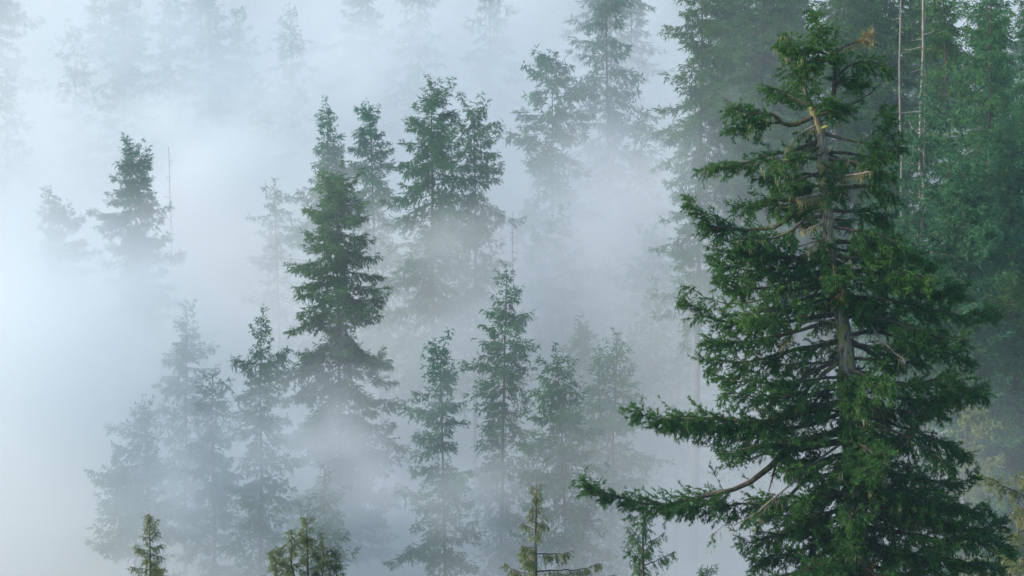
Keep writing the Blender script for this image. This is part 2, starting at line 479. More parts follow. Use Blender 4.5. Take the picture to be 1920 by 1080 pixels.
gx = np.concatenate([np.linspace(-1500, -260, 14), np.linspace(-220, 220, 111), np.linspace(260, 1500, 14)])
gy = np.concatenate([np.linspace(-80, 520, 151), np.linspace(560, 2500, 28)])
XX, YY = np.meshgrid(gx, gy)
GZ = ground_z(XX.ravel(), YY.ravel())
gv = np.stack([XX.ravel(), YY.ravel(), GZ], 1)
nx, ny = len(gx), len(gy)
ii = (np.arange(ny - 1)[:, None] * nx + np.arange(nx - 1)[None]).ravel()
gf = np.stack([ii, ii + 1, ii + nx + 1, ii + nx], 1)
m, nt, out = mat_new('forest_floor')
tc = nt.nodes.new('ShaderNodeTexCoord')
n1 = nt.nodes.new('ShaderNodeTexNoise'); n1.inputs['Scale'].default_value = 0.35; n1.inputs['Detail'].default_value = 8
nt.links.new(tc.outputs['Object'], n1.inputs['Vector'])
r = ramp(nt, [(0.3, (0.028, 0.022, 0.013)), (0.5, (0.030, 0.045, 0.016)), (0.72, (0.05, 0.085, 0.028))])
nt.links.new(n1.outputs['Fac'], r.inputs[0])
b = nt.nodes.new('ShaderNodeBsdfPrincipled'); b.inputs['Roughness'].default_value = 0.95
nt.links.new(r.outputs[0], b.inputs['Base Color'])
bp = nt.nodes.new('ShaderNodeBump'); bp.inputs['Distance'].default_value = 0.4
nt.links.new(n1.outputs['Fac'], bp.inputs['Height']); nt.links.new(bp.outputs[0], b.inputs['Normal'])
nt.links.new(b.outputs[0], out.inputs['Surface'])
ground = obj('ground', mesh_np('ground', gv, [gf], True), m)
tag(ground, kind='structure')


# ------------------------------------------------------------------ generic conifer
def branch_set(H, prof, rng, irr=.35, droop=.25, level=False, bias=None, gaps=(), cb=None, sp=.25, K=6, lean=0.0):
    """Limb polylines of one conifer, local coordinates: foot at origin, top at z=H."""
    px_, pr_ = zip(*prof)
    maxd = cb if cb is not None else min(prof[-1][0], H * .8)
    hs, d = [], 0.25
    while d < maxd:
        hs.append(d)
        d += sp * (0.45 + 0.05 * min(d, 12)) * rng.uniform(.6, 1.4)
    hs = np.array([h for h in hs if not any(a < h < b for a, b in gaps)])
    az = np.cumsum(rng.uniform(1.6, 3.1, len(hs))) % (2 * PI)
    R = np.interp(hs, px_, pr_)
    f1, f2, p1, p2 = rng.uniform(.5, .9), rng.uniform(1.1, 1.9), rng.uniform(0, 6, 2), rng.uniform(0, 6, 2)
    clump = 1 + irr * (.75 * np.sin(hs * f1 + p1[0]) * np.cos(az + p1[1]) + .55 * np.sin(hs * f2 + p2[0]) * np.cos(2 * az + p2[1]))
    L = R * clump * (1 + irr * rng.uniform(-1.1, .8, len(hs)))
    if bias:
        L = L * (1 + bias[1] * bias[0] * np.cos(az))
    m_ = int(len(hs) * .4)
    pick = rng.integers(0, len(hs), m_)
    hs = np.concatenate([hs, np.clip(hs[pick] + rng.uniform(-.4, .4, m_), .3, None)])
    az = np.concatenate([az, rng.uniform(0, 2 * PI, m_)])
    L = np.concatenate([L, np.interp(hs[-m_:], px_, pr_) * rng.uniform(.25, .5, m_)])
    L = np.maximum(L, .25)
    f = np.clip(hs / max(maxd, 1), 0, 1)
    el = np.radians(np.interp(hs, [0, 1.0, 3, 8, 25], [62, 38, 14, -4, -16])) + rng.normal(0, .24, len(hs))
    if level:
        el = rng.normal(0.02, .1, len(hs)) + np.where(hs < 1, .5, 0)
    dr = droop * rng.uniform(.4, 1.3, len(hs)) * np.clip(hs / 4, .15, 1)
    s = np.linspace(0, 1, K)[None, :]
    out_ = L[:, None] * s
    z = out_ * np.tan(np.clip(el, -1.0, 1.1))[:, None] * .9 - L[:, None] * dr[:, None] * s ** 1.6 + L[:, None] * (dr * .55 + .06)[:, None] * s ** 4
    zz = (H - hs)[:, None] + z
    C = np.stack([np.cos(az)[:, None] * out_, np.sin(az)[:, None] * out_, zz], -1)
    C[..., 0] += rng.normal(0, .04, C.shape[:2]) * out_
    C[..., 1] += rng.normal(0, .04, C.shape[:2]) * out_
    return C, L


DENS = 0.95


def make_conifer(root, H, prof, mat, rng, dens=1.2, irr=.35, droop=.3, level=False, bias=None, gaps=(), sparse=1.0,
                 twin=None, pale=False, size=1.0, cb=None):
    dens = dens * DENS
    C, L = branch_set(H, prof, rng, irr, droop, level, bias, gaps, cb, sp=.25 / max(sparse, .3) * size)
    if twin:
        C2, L2 = branch_set(H - twin[1], [(0, .3), (1.5, .9), (4, 1.5), (7, 1.8)], rng, irr, droop)
        C2[..., 0] += twin[0]
        C = np.concatenate([C, C2]); L = np.concatenate([L, L2])
    # trunk
    n = 14
    hz = np.linspace(-0.8, H, n)
    r0 = 0.0068 * H
    rr = r0 * (1 - np.clip(hz, 0, H) / H) ** .9 + .02
    wob = np.stack([rng.normal(0, .05, n), rng.normal(0, .05, n), np.zeros(n)], 1) * np.linspace(0, 1, n)[:, None]
    V, Q = tube(np.stack([np.zeros(n), np.zeros(n), hz], 1) + wob, rr, 7, rng, .05)
    if twin:
        hz2 = np.linspace(H - twin[1] - 8, H - twin[1], 6)
        x2 = twin[0] * np.clip((hz2 - hz2[0]) / 3.5, 0, 1)
        V2, Q2 = tube(np.stack([x2, 0 * x2, hz2], 1), np.linspace(.12, .02, 6), 5)
        Q = np.concatenate([Q, Q2 + len(V)]); V = np.concatenate([V, V2])
    trunk = obj('trunk', mesh_np('trunk', V, [Q], True), M['snag'] if pale else M['bark_far'], root)
    # limbs
    A = C[:, :-1].reshape(-1, 3); Bq = C[:, 1:].reshape(-1, 3)
    K = C.shape[1]
    rl = (np.repeat(.012 + .012 * L, K - 1) * np.tile(np.linspace(1, .35, K - 1), len(C)))
    Vl, Fl = spikes(A, Bq + (Bq - A) * .25, rl)
    tag(obj('limbs', mesh_np('limbs', Vl, [Fl]), M['limb'], trunk), kind='stuff')
    Vb, bid, tw = foliage(C, rng, sp2=.24 * size / math.sqrt(dens), l2=np.clip(L * .34, .2, 1.3), l2min=.3 * size, sp3=.15 * size / math.sqrt(dens), l3=.42 * size,
                          fs=np.clip(L / 1.4, .45, 1.0), ba=30, nb=3, lb=.30 * size, wb=.040 * size, t0=np.where(L > 2.2, .06, .0), hang=.25 + droop * .5, roll=.5, up=.05)
    obj('crown', blade_mesh('crown', Vb), M[mat], root)
    return len(Vb)


nblades = 0
ROOTS = []
for k, t in enumerate(TREES):
    rng = np.random.default_rng(1000 + k)
    top = at(t['px'], t['py'], t['d'])
    gz = float(ground_z(top[0], top[1])[0])
    H = top[2] - gz
    lx, ly = rng.normal(0, .022, 2)
    bx, by = top[0] - H * math.sin(ly), top[1] + H * math.sin(lx)
    gz = float(ground_z(bx, by)[0]); H = top[2] - gz
    root = empty(t['name'], (bx, by, gz))
    root.rotation_euler = (lx, ly, 0)
    tag(root, t['label'], 'tree', t['group'])
    nblades += make_conifer(root, H, t['prof'], t['mat'], rng, size=1.02 if t['d'] < 300 else 1.9,
                            **{q: t[q] for q in ('dens', 'irr', 'droop', 'level', 'bias', 'gaps', 'sparse', 'twin', 'pale') if q in t})
    ROOTS.append(root)

# ------------------------------------------------------------------ copies that fill the slopes behind
def copy_tree(src, loc, scale, rz):
    r = src.copy(); COL.objects.link(r)
    r.location = loc; r.scale = (scale,) * 3; r.rotation_euler = (0, 0, rz)
    for ch in src.children:
        c = ch.copy(); COL.objects.link(c); c.parent = r
        for g in ch.children:
            d = g.copy(); COL.objects.link(d); d.parent = c
    return r


random.seed(5)
FILL = [
    # px range, distance range, count, source trees, scale range, label, group
    ((1330, 2000), (272, 330), 14, (30, 31, 32, 33, 35), (.8, 1.05), 'dark conifer in the far ranks of the clear slope behind the great tree', 'far ranks on the clear slope'),
    ((1330, 2000), (335, 400), 14, (30, 31, 32, 33), (.8, 1.05), 'dim conifer in the rearmost rank at the top of the clear slope', 'rearmost rank on the clear slope'),
    ((1660, 1960), (195, 262), 8, (37, 38, 39), (.55, .9), 'mid-height green conifer filling the clear slope between taller trees', 'understorey of the clear slope'),
    ((-40, 1280), (375, 450), 10, (5, 22, 25, 26), (.75, 1.0), 'ghostly conifer shadow lost in the thick fog of the upper slope', 'ghost trees of the upper slope'),
    ((980, 1330), (250, 330), 9, (17, 18, 20, 21), (.7, .95), 'faint greenish conifer in the thin fog beside the great tree', 'faint trees beside the great tree'),
]
for (x0, x1), (d0, d1), n, srcs, (s0_, s1_), lab, grp in FILL:
    for k in range(n):
        px = x0 + (x1 - x0) * (k + random.uniform(-.3, 1.3)) / n
        d = random.uniform(d0, d1)
        x = (px - 960) / FPX * d
        src = ROOTS[srcs[(k * 3 + k // 4) % len(srcs)]]
        r = copy_tree(src, (x, d, float(ground_z(x, d)[0])), random.uniform(s0_, s1_), random.uniform(0, 2 * PI))
        tag(r, lab, 'tree', grp)


# ------------------------------------------------------------------ near trees with every branch a part of its own
def strands(P, rng, length, w, per=1):
    """Hanging lichen: narrow drooping blades from the points P."""
    P = np.repeat(P, per, 0)
    n = len(P)
    p = P + rng.normal(0, .05, (n, 3))
    d = norm(np.stack([rng.normal(0, .18, n), rng.normal(0, .18, n), -np.ones(n)], 1))
    ll = length * rng.uniform(.35, 1.3, n)
    ww = np.stack([rng.normal(size=n), rng.normal(size=n), np.zeros(n)], 1)
    ww = norm(ww) * (w * rng.uniform(.6, 1.4, n))[:, None]
    m = p + d * (ll * .4)[:, None]
    return np.stack([p, m + ww, p + d * ll[:, None], m - ww], 1)


def cushion(P, r, rng, n):
    """Moss: short blades all over a stretch of limb, mostly on its upper side."""
    i = rng.integers(0, len(P) - 1, n); f = rng.random(n)[:, None]
    c = P[i] * (1 - f) + P[i + 1] * f
    d = norm(rng.normal(size=(n, 3)) + np.array([0, -.2, .75]))
    p = c + d * (r * .75)
    w = norm(np.cross(d, rng.normal(size=(n, 3)))) * .03
    t = norm(d + .8 * rng.normal(size=(n, 3)))
    return np.stack([p - w, p + t * .03 + w * .3, p + t * .10 * rng.uniform(.5, 1.3, n)[:, None], p - t * .02 + w], 1)


def branch_parts(root, base, limbs, rng, fol, needle, wood):
    """limbs: dicts P (k,3 world), r0, r1, fol density, t0, hang, lichen, moss, wood, needle -> branch objects with foliage, lichen and moss sub-parts."""
    K = 14
    C = np.stack([resample(b['P'], K) for b in limbs])
    L = np.linalg.norm(np.diff(C, axis=1), axis=2).sum(1)
    ax = np.linspace(0, 1, K)[None, :, None]
    C = C + rng.normal(0, .012, C.shape) * ax * L[:, None, None]
    dens = np.array([b.get('fol', 1.0) for b in limbs])
    l2 = np.array([b.get('l2', min(max(l * .26, .25), 1.05)) for b, l in zip(limbs, L)])
    V, bid, tw = foliage(C, rng, l2=l2, t0=np.array([b.get('t0', .25) for b in limbs]),
                         hang=np.array([b.get('hang', .25) for b in limbs]), keep=dens, **fol)
    for k, b in enumerate(limbs):
        rr = b['r0'] + (b['r1'] - b['r0']) * np.linspace(0, 1, K) ** .8
        Vw, Qw = tube(C[k], rr, 6, rng, .10)
        s = tw[2] == k
        if s.any():
            Vs, Fs = spikes(tw[0][s], tw[1][s], np.full(int(s.sum()), max(.009, b['r1'] * .6)))
        else:
            nb_ = max(2, int(L[k] * 2.2))
            t = rng.uniform(.25, 1, nb_); P, T_ = curve_at(C[k:k + 1], np.zeros(nb_, int), t)
            E = P + norm(T_ * .8 + rng.normal(0, .7, (nb_, 3))) * rng.uniform(.15, .55, nb_)[:, None]
            Vs, Fs = spikes(P, E, np.full(nb_, b['r1'] * .6 + .004))
        me = mesh_np('branch', np.concatenate([Vw, Vs]) - base, [Qw, Fs + len(Vw)], True)
        bo = obj('branch', me, b.get('wood', wood), root)
        f = bid == k
        if f.any():
            obj('foliage', blade_mesh('foliage', V[f] - base), b.get('needle', needle), bo)
        li = b.get('lichen', 0)
        if li:
            n = int(li)
            P, _ = curve_at(C[k:k + 1], np.zeros(n, int), rng.uniform(b.get('lt', .1), .98, n))
            if s.any():
                q = rng.integers(0, int(s.sum()), n); e = tw[1][s][q]
                P = np.where(rng.random(n)[:, None] < .5, P, e)
            obj('lichen', blade_mesh('lichen', strands(P, rng, b.get('ll', .32), .008, 8) - base), M['lichen'], bo)['kind'] = 'stuff'
        mo = b.get('moss')
        if mo:
            i0, i1 = int(mo[0] * (K - 1)), max(int(mo[1] * (K - 1)), int(mo[0] * (K - 1)) + 2)
            obj('moss', blade_mesh('moss', cushion(C[k, i0:i1 + 1], b['r0'] * mo[2], rng, 260) - base), M['moss'], bo)['kind'] = 'stuff'


HD = 100.0
rng = np.random.default_rng(77)


def hp(px, py, dy=0.0):
    return at(px, py, HD + dy)


trunk_px = [(1524, 200, 7), (1533, 228, 10), (1541, 262, 11), (1545, 320, 11), (1549, 375, 12), (1553, 420, 13.5), (1555, 455, 14.5), (1563, 520, 15), (1577, 590, 17),
            (1586, 660, 18), (1591, 740, 19), (1596, 830, 20), (1603, 930, 21), (1610, 1010, 22), (1615, 1080, 23)]
tp = np.array([hp(a, b) for a, b, _ in trunk_px])
tr_ = np.array([c for *_, c in trunk_px]) * HD / FPX
foot_xy = tp[-1][:2] + np.array([.35, .2])
foot_z = float(ground_z(foot_xy[0], foot_xy[1])[0])
zz = np.linspace(tp[-1][2] - 2, foot_z - .8, 14)
low = np.stack([np.linspace(tp[-1][0] + .05, foot_xy[0], 14), np.linspace(tp[-1][1], foot_xy[1], 14), zz], 1)
lr = np.linspace(tr_[-1] * 1.05, .98, 14); lr[-2:] = (1.1, 1.45)
base = np.array([foot_xy[0], foot_xy[1], foot_z])
hero = empty('great_fir', base)
tag(hero, 'huge dark green fir with forked broken top and mossy limbs, clear of the fog', 'tree')
tpf = resample(tp, 60)
tpf += rng.normal(0, .018, tpf.shape)
trf = np.interp(np.linspace(0, 1, 60), np.linspace(0, 1, len(tr_)), tr_) * (1 + .07 * rng.normal(size=60))
TV, TQ = tube(np.vstack([tpf, low]), np.concatenate([trf, lr]), 14, rng, .055)
# branch stubs and burrs on the trunk
for _ in range(60):
    k = rng.integers(2, 58)
    a = rng.uniform(0, 2 * PI)
    dv = np.array([math.cos(a), math.sin(a), rng.uniform(-.3, .6)])
    c = tpf[k]
    sv, sq = tube(np.stack([c, c + dv * (trf[k] + rng.uniform(.02, .12)), c + dv * (trf[k] + rng.uniform(.12, .4))]), [.07, .05, .015], 5, rng, .15)
    TQ = np.concatenate([TQ, sq + len(TV)]); TV = np.concatenate([TV, sv])
htrunk = obj('trunk', mesh_np('trunk', TV - base, [TQ], True), M['bark'], hero)
ti = rng.integers(0, 60, 130)
ang = rng.uniform(-PI, 0, 130)
lp = tpf[ti] + np.stack([np.cos(ang), np.sin(ang), 0 * ang], 1) * (trf[ti] * 1.02)[:, None]
obj('lichen', blade_mesh('lichen', strands(lp, rng, .24, .008, 5) - base), M['lichen'], htrunk)['kind'] = 'stuff'


def trunk_at(py):
    return np.array([np.interp(py, [q[1] for q in trunk_px], tp[:, a]) for a in range(3)])


LIMBS = []


def B(pts, depth=None, r=(6, 1.2), **kw):
    """A limb through photograph pixels; depth is how far (m) its tip stands behind (+) or before (-) the trunk."""
    n = len(pts)
    s = np.concatenate([[0], np.cumsum(np.hypot(*np.diff(np.array(pts, float)[:, :2], axis=0).T))])
    ln = s[-1] * HD / FPX
    if depth is None:
        depth = rng.uniform(-.35, .35) * ln
    P = [hp(x, y, depth * (q / s[-1]) ** 1.1) for (x, y), q in zip(pts, s)]
    LIMBS.append(dict(P=np.array(P), r0=.6 * r[0] * HD / FPX, r1=.6 * r[1] * HD / FPX, **kw))


wl, ws = M['limb'], M['snag']
# crown top
B([(1526, 207), (1510, 172), (1497, 138), (1490, 100), (1466, 66)], -.3, (6, 1.6), t0=.3, l2=.6, fol=2.0, lichen=10)
B([(1530, 215), (1556, 207), (1565, 160), (1561, 105), (1548, 78), (1522, 28)], .1, (11, 1.6), t0=.42, l2=.9, fol=2.6, moss=(.05, .5, 1.0))
B([(1561, 104), (1585, 86), (1608, 78), (1630, 62)], -.2, (5, 1.2), t0=.3, l2=.35, fol=1.2, needle=M['dry'], lichen=36, ll=.2)
B([(1562, 150), (1596, 122), (1632, 116), (1668, 130)], -.4, (5, 1.3), t0=.25, l2=.55, fol=2.2, hang=.5)
B([(1574, 203), (1606, 192), (1632, 175), (1657, 150)], .5, (4.5, 1.2), fol=0)
B([(1535, 210), (1570, 211), (1590, 212), (1613, 216)], .2, (7, 2.5), fol=0, wood=ws)
B([(1530, 214), (1566, 208), (1590, 196)], -.6, (6, 2), t0=.15, l2=.5, fol=2.0)
B([(1524, 205), (1500, 190), (1470, 172), (1440, 165)], .9, (5, 1.2), t0=.2, l2=.6, fol=1.7)
B([(1556, 104), (1530, 96), (1500, 92), (1470, 84)], .4, (4, 1.2), t0=.1, l2=.5, fol=1.8, lichen=14)
B([(1531, 216), (1505, 228), (1482, 236), (1462, 230), (1446, 214), (1405, 212), (1366, 202)], -.6, (9, 1.6), t0=.5, l2=.8, fol=2.0, moss=(.12, .55, 1.0), lichen=14)
B([(1462, 230), (1430, 232), (1400, 240), (1372, 240)], -.2, (5, 1.2), t0=.05, l2=.5, fol=1.9)
B([(1535, 232), (1500, 252), (1478, 276), (1476, 298)], -.9, (4, 1.2), fol=0, lichen=36, wood=ws, ll=.3)
B([(1538, 262), (1492, 280), (1452, 288), (1390, 306), (1314, 320)], .3, (7, 1.5), t0=.3, l2=.7, fol=1.9, lichen=10)
B([(1540, 275), (1510, 285), (1480, 300), (1450, 318)], -1.6, (5, 1.4), t0=.25, l2=.7, fol=1.6, lichen=18)
B([(1542, 250), (1590, 262), (1640, 268), (1668, 240), (1662, 206)], -.3, (7, 1.5), t0=.35, l2=.8, fol=2.2)
B([(1544, 285), (1600, 288), (1648, 296), (1690, 270)], .5, (7, 1.5), t0=.3, l2=.9, fol=2.2, lichen=8)
B([(1545, 300), (1590, 300), (1640, 318), (1672, 330)], -1.0, (6, 1.4), t0=.4, l2=.8, fol=1.8, lichen=20)
B([(1546, 338), (1512, 326), (1470, 336), (1425, 330)], .5, (6, 1.4), t0=.25, l2=.6, fol=1.6, hang=.5)
B([(1549, 356), (1586, 352), (1622, 350), (1652, 352), (1676, 372)], -.3, (9, 1.6), t0=.45, l2=.9, fol=2.0, hang=.6, moss=(.1, .7, 1.0), lichen=26)
B([(1552, 318), (1580, 328), (1610, 326), (1630, 322)], -1.2, (5, 2), fol=0, lichen=30, wood=ws, ll=.28)
B([(1549, 366), (1515, 368), (1492, 372)], -.8, (6, 2.4), fol=0, lichen=24, wood=ws)
B([(1550, 374), (1500, 380), (1452, 374), (1412, 385), (1372, 384)], .9, (8, 1.4), t0=.28, l2=.75, fol=1.8, moss=(.05, .4, 1.0))
B([(1551, 382), (1500, 398), (1452, 424), (1402, 430), (1345, 428), (1314, 408), (1284, 376)], -.4, (11, 1.5), t0=.38, l2=1.0, fol=2.1, moss=(.05, .5, 1.0), lichen=10)
B([(1552, 402), (1510, 412), (1470, 440), (1430, 448), (1385, 446)], -1.2, (8, 1.5), t0=.35, l2=.9, fol=1.8, lichen=10)
B([(1554, 412), (1525, 425), (1502, 434)], -1.0, (4, 1.5), fol=0, lichen=26, wood=ws, ll=.22)
B([(1555, 444), (1525, 452), (1500, 462), (1480, 470)], -.4, (6, 2), fol=0, wood=ws)
B([(1556, 462), (1530, 458), (1512, 466)], -1.2, (5, 2), fol=0, wood=ws, lichen=10)
B([(1524, 205), (1512, 170), (1516, 135), (1530, 110)], .6, (4, 1.2), t0=.1, l2=.7, fol=1.9)
B([(1563, 165), (1580, 150), (1600, 150), (1625, 160)], .7, (4, 1.2), t0=.1, l2=.6, fol=1.9)
B([(1561, 120), (1545, 112), (1520, 118), (1500, 128)], -.5, (4, 1.2), t0=.1, l2=.6, fol=1.9)
B([(1526, 210), (1545, 190), (1560, 186)], -.9, (4, 1.2), t0=.1, l2=.5, fol=1.8)
# left middle
B([(1558, 468), (1500, 484), (1440, 478), (1390, 470), (1345, 470)], -.8, (9, 1.5), t0=.25, l2=1.1, fol=2.3)
B([(1560, 486), (1500, 500), (1440, 506), (1385, 505), (1336, 486)], .6, (9, 1.5), t0=.2, l2=1.0, fol=2.2)
B([(1563, 505), (1500, 520), (1440, 540), (1380, 540), (1345, 520)], -1.4, (9, 1.5), t0=.2, l2=1.0, fol=2.1)
B([(1566, 530), (1500, 540), (1430, 560), (1375, 570), (1325, 559), (1280, 536)], .8, (5, .9), t0=.2, l2=.4, fol=.45)
B([(1570, 548), (1520, 556), (1460, 580), (1400, 590)], -2.2, (8, 1.5), t0=.25, l2=1.0, fol=2.2)
B([(1576, 586), (1520, 596), (1440, 606), (1380, 604), (1325, 596), (1282, 572)], .2, (10, 1.5), t0=.3, l2=1.0, fol=2.1)
B([(1578, 598), (1530, 610), (1460, 630), (1390, 640), (1320, 640)], -.7, (9, 1.5), t0=.3, l2=1.0, fol=1.9)
B([(1580, 610), (1540, 600), (1500, 610), (1478, 640), (1462, 660)], -1.4, (5, 1.5), fol=0, wood=M['bark'], lichen=8, moss=(.5, .95, .8))
B([(1583, 640), (1500, 654), (1430, 672), (1370, 682), (1318, 674)], 1.0, (9, 1.5), t0=.3, l2=1.0, fol=1.8)
B([(1586, 664), (1540, 690), (1490, 715), (1430, 720), (1350, 712)], .4, (9, 1.5), t0=.35, l2=1.0, fol=1.8)
B([(1587, 668), (1545, 700), (1510, 735), (1480, 770), (1455, 800)], -.6, (9, 2.2), t0=.5, l2=.9, fol=1.6)
B([(1588, 705), (1540, 735), (1490, 740), (1420, 742), (1360, 735)], -1.2, (8, 1.5), t0=.3, l2=1.0, fol=1.6)
B([(1590, 735), (1540, 742), (1500, 742)], .8, (5, 1.8), t0=.3, l2=.5, fol=.9)
# long low left limbs
B([(1592, 748), (1520, 770), (1450, 790), (1390, 790), (1310, 786), (1240, 784), (1176, 768)], -.5, (12, 1.7), t0=.28, l2=1.05, fol=2.7, lichen=14)
B([(1592, 770), (1500, 800), (1420, 800), (1330, 800), (1255, 800)], .9, (9, 1.7), t0=.3, l2=1.0, fol=2.2, hang=.5)
B([(1596, 800), (1540, 818), (1480, 830), (1420, 838), (1360, 846)], -1.2, (12, 1.6), t0=.25, l2=1.0, fol=2.1, moss=(.1, .6, 1.1))
B([(1470, 838), (1420, 856), (1390, 868), (1362, 862), (1340, 842)], -.3, (4, 1.0), t0=.5, l2=.3, fol=.8)
B([(1597, 822), (1540, 836), (1480, 846), (1455, 866), (1420, 896), (1375, 918), (1300, 938), (1220, 940), (1150, 922), (1088, 893)], -.9, (14, 1.7), t0=.46, l2=.95, fol=2.5)
B([(1600, 845), (1530, 880), (1480, 925), (1400, 944), (1320, 948), (1250, 950)], .4, (8, 1.6), t0=.35, l2=1.0, fol=2.1, hang=.45)
B([(1458, 860), (1448, 895), (1442, 925)], -1.0, (5, 1.6), fol=0)
B([(1600, 815), (1545, 855), (1490, 905), (1440, 940), (1400, 975), (1330, 1004)], -1.6, (5, .9), t0=.5, l2=.3, fol=.35, lichen=26, wood=ws)
B([(1603, 925), (1540, 935), (1480, 950), (1430, 965)], .6, (8, 1.5), t0=.2, l2=.8, fol=1.8)
B([(1604, 940), (1540, 970), (1470, 1000), (1412, 1015), (1388, 1008)], -.5, (9, 1.5), t0=.25, l2=.9, fol=2.0, hang=.5)
B([(1608, 985), (1540, 1015), (1470, 1040), (1412, 1052)], .8, (9, 1.5), t0=.2, l2=1.0, fol=2.0, hang=.5)
B([(1612, 1030), (1530, 1060), (1450, 1085), (1395, 1090)], -.8, (9, 1.5), t0=.2, l2=1.0, fol=2.0, hang=.5)
# right side
B([(1553, 395), (1600, 396), (1645, 400), (1668, 420)], .4, (8, 1.5), t0=.3, l2=.9, fol=2.1, hang=.5)
B([(1556, 425), (1600, 430), (1650, 440), (1690, 462)], -1.2, (8, 1.5), t0=.25, l2=1.0, fol=2.3, hang=.5)
B([(1558, 452), (1610, 455), (1670, 462), (1715, 480), (1748, 498)], .2, (9, 1.5), t0=.2, l2=1.05, fol=2.4)
B([(1560, 478), (1620, 488), (1690, 510), (1745, 530)], -1.5, (9, 1.5), t0=.15, l2=1.05, fol=2.3)
B([(1565, 505), (1640, 512), (1700, 530), (1770, 548), (1815, 540)], .6, (9, 1.5), t0=.22, l2=1.05, fol=2.1)
B([(1572, 555), (1640, 560), (1710, 570), (1770, 585), (1830, 590), (1872, 580)], -.3, (9, 1.4), t0=.3, l2=.9, fol=2.0)
B([(1574, 570), (1640, 590), (1700, 612), (1760, 630), (1815, 640)], -1.5, (9, 1.5), t0=.3, l2=1.05, fol=2.0)
B([(1586, 585), (1620, 600), (1650, 632), (1697, 680)], -1.0, (6, 2), fol=0, wood=ws, lichen=18)
B([(1588, 640), (1625, 655), (1655, 680), (1668, 700)], .6, (11, 5), fol=0, moss=(.1, .6, .9))
B([(1586, 632), (1640, 620), (1700, 640), (1760, 660), (1815, 672)], .9, (9, 1.5), t0=.35, l2=1.0, fol=2.0)
B([(1590, 692), (1630, 706), (1662, 716), (1720, 720), (1780, 712), (1852, 742)], -.4, (10, 1.5), t0=.4, l2=1.0, fol=2.1, moss=(.05, .4, .9))
B([(1592, 700), (1650, 735), (1720, 750), (1790, 742), (1840, 726)], .7, (9, 1.5), t0=.35, l2=1.0, fol=1.9)
B([(1598, 868), (1650, 856), (1690, 828), (1728, 788), (1765, 745), (1790, 716)], -.7, (13, 4), t0=.62, l2=1.0, fol=1.8, moss=(.1, .85, .9))
B([(1595, 775), (1660, 790), (1720, 812), (1780, 835), (1818, 858)], .8, (9, 1.5), t0=.4, l2=1.05, fol=2.2, hang=.5)
B([(1596, 790), (1650, 800), (1720, 830), (1790, 880)], -1.3, (8, 1.5), t0=.5, l2=.9, fol=1.8, hang=.7, lichen=8)
B([(1600, 875), (1660, 885), (1720, 895), (1780, 905), (1822, 900)], .3, (9, 1.5), t0=.25, l2=1.0, fol=2.1)
B([(1602, 905), (1670, 915), (1730, 935), (1800, 950), (1858, 960)], -.9, (9, 1.5), t0=.15, l2=1.1, fol=2.5)
B([(1606, 945), (1680, 955), (1750, 975), (1820, 990), (1880, 985)], .6, (9, 1.5), t0=.15, l2=1.1, fol=2.3)
B([(1609, 985), (1690, 1000), (1770, 1010), (1850, 1015), (1905, 1030)], -1.0, (9, 1.5), t0=.12, l2=1.1, fol=2.4)
B([(1612, 1020), (1700, 1040), (1790, 1050), (1880, 1068)], .8, (9, 1.5), t0=.12, l2=1.1, fol=2.4)
B([(1614, 1055), (1700, 1080), (1800, 1090), (1900, 1100)], -.7, (9, 1.5), t0=.1, l2=1.1, fol=2.2)
B([(1600, 935), (1585, 960), (1595, 1000)], -2.0, (7, 4), fol=0)
# fill limbs all round the stem, shorter than the outline
env_y = [90, 230, 320, 400, 500, 600, 700, 800, 900, 1000, 1500, 2000]
env_w = [45, 85, 110, 130, 165, 195, 205, 215, 225, 235, 300, 260]
az = 0.4
py = 240.0
while py < 1900:
    az += 2.4 + rng.uniform(-.4, .4)
    py += rng.uniform(6.5, 12.5) if py < 1080 else rng.uniform(26, 44)
    front = math.sin(az) < -.35
    if front and (370 < py < 455 or 585 < py < 690):
        continue
    if py < 300 and front:
        continue
    Lm = np.interp(py, env_y, env_w) * HD / FPX * rng.uniform(.25, .85)
    o_ = trunk_at(min(py, 1080)).copy()
    if py > 1080:
        o_ = np.array([np.interp(py, [1080, 3600], [tp[-1][0], base[0]]), tp[-1][1], tp[-1][2] - (py - 1080) * HD / FPX])
    dv = np.array([math.cos(az), math.sin(az), 0])
    e0 = rng.uniform(-.12, .22); dr = rng.uniform(.15, .5)
    P = [o_ + dv * Lm * s_ + Z3 * Lm * (e0 * s_ - dr * s_ ** 2 + dr * .55 * s_ ** 4) for s_ in (0, .3, .55, .8, 1.0)]
    LIMBS.append(dict(P=np.array(P), r0=rng.uniform(.045, .085), r1=.018, t0=.25, l2=float(np.clip(Lm * .28, .4, 1.0)), fol=1.75 if py < 1080 else .5,
                      hang=.35, lichen=6 if rng.random() < .35 else 0))
for py in np.concatenate([np.linspace(475, 580, 9), np.linspace(700, 1075, 28)]):
    az = rng.uniform(-PI * .95, -PI * .05)
    o_ = trunk_at(py); Lm = rng.uniform(.5, 1.5)
    dv = np.array([math.cos(az), math.sin(az), 0])
    P = [o_ + dv * Lm * s_ + Z3 * Lm * (.15 * s_ - .45 * s_ ** 2) for s_ in (0, .35, .7, 1.0)]
    LIMBS.append(dict(P=np.array(P), r0=.03, r1=.012, t0=.1, l2=.4, fol=1.7, hang=.5, needle=M['dry'] if rng.random() < .06 else M['needle_dark']))
branch_parts(hero, base, LIMBS, rng, dict(sp2=.165, l2min=.42, sp3=.08, l3=.27, nb=10, lb=.125, wb=.0145, roll=.65, up=.05), M['needle_dark'], M['limb'])


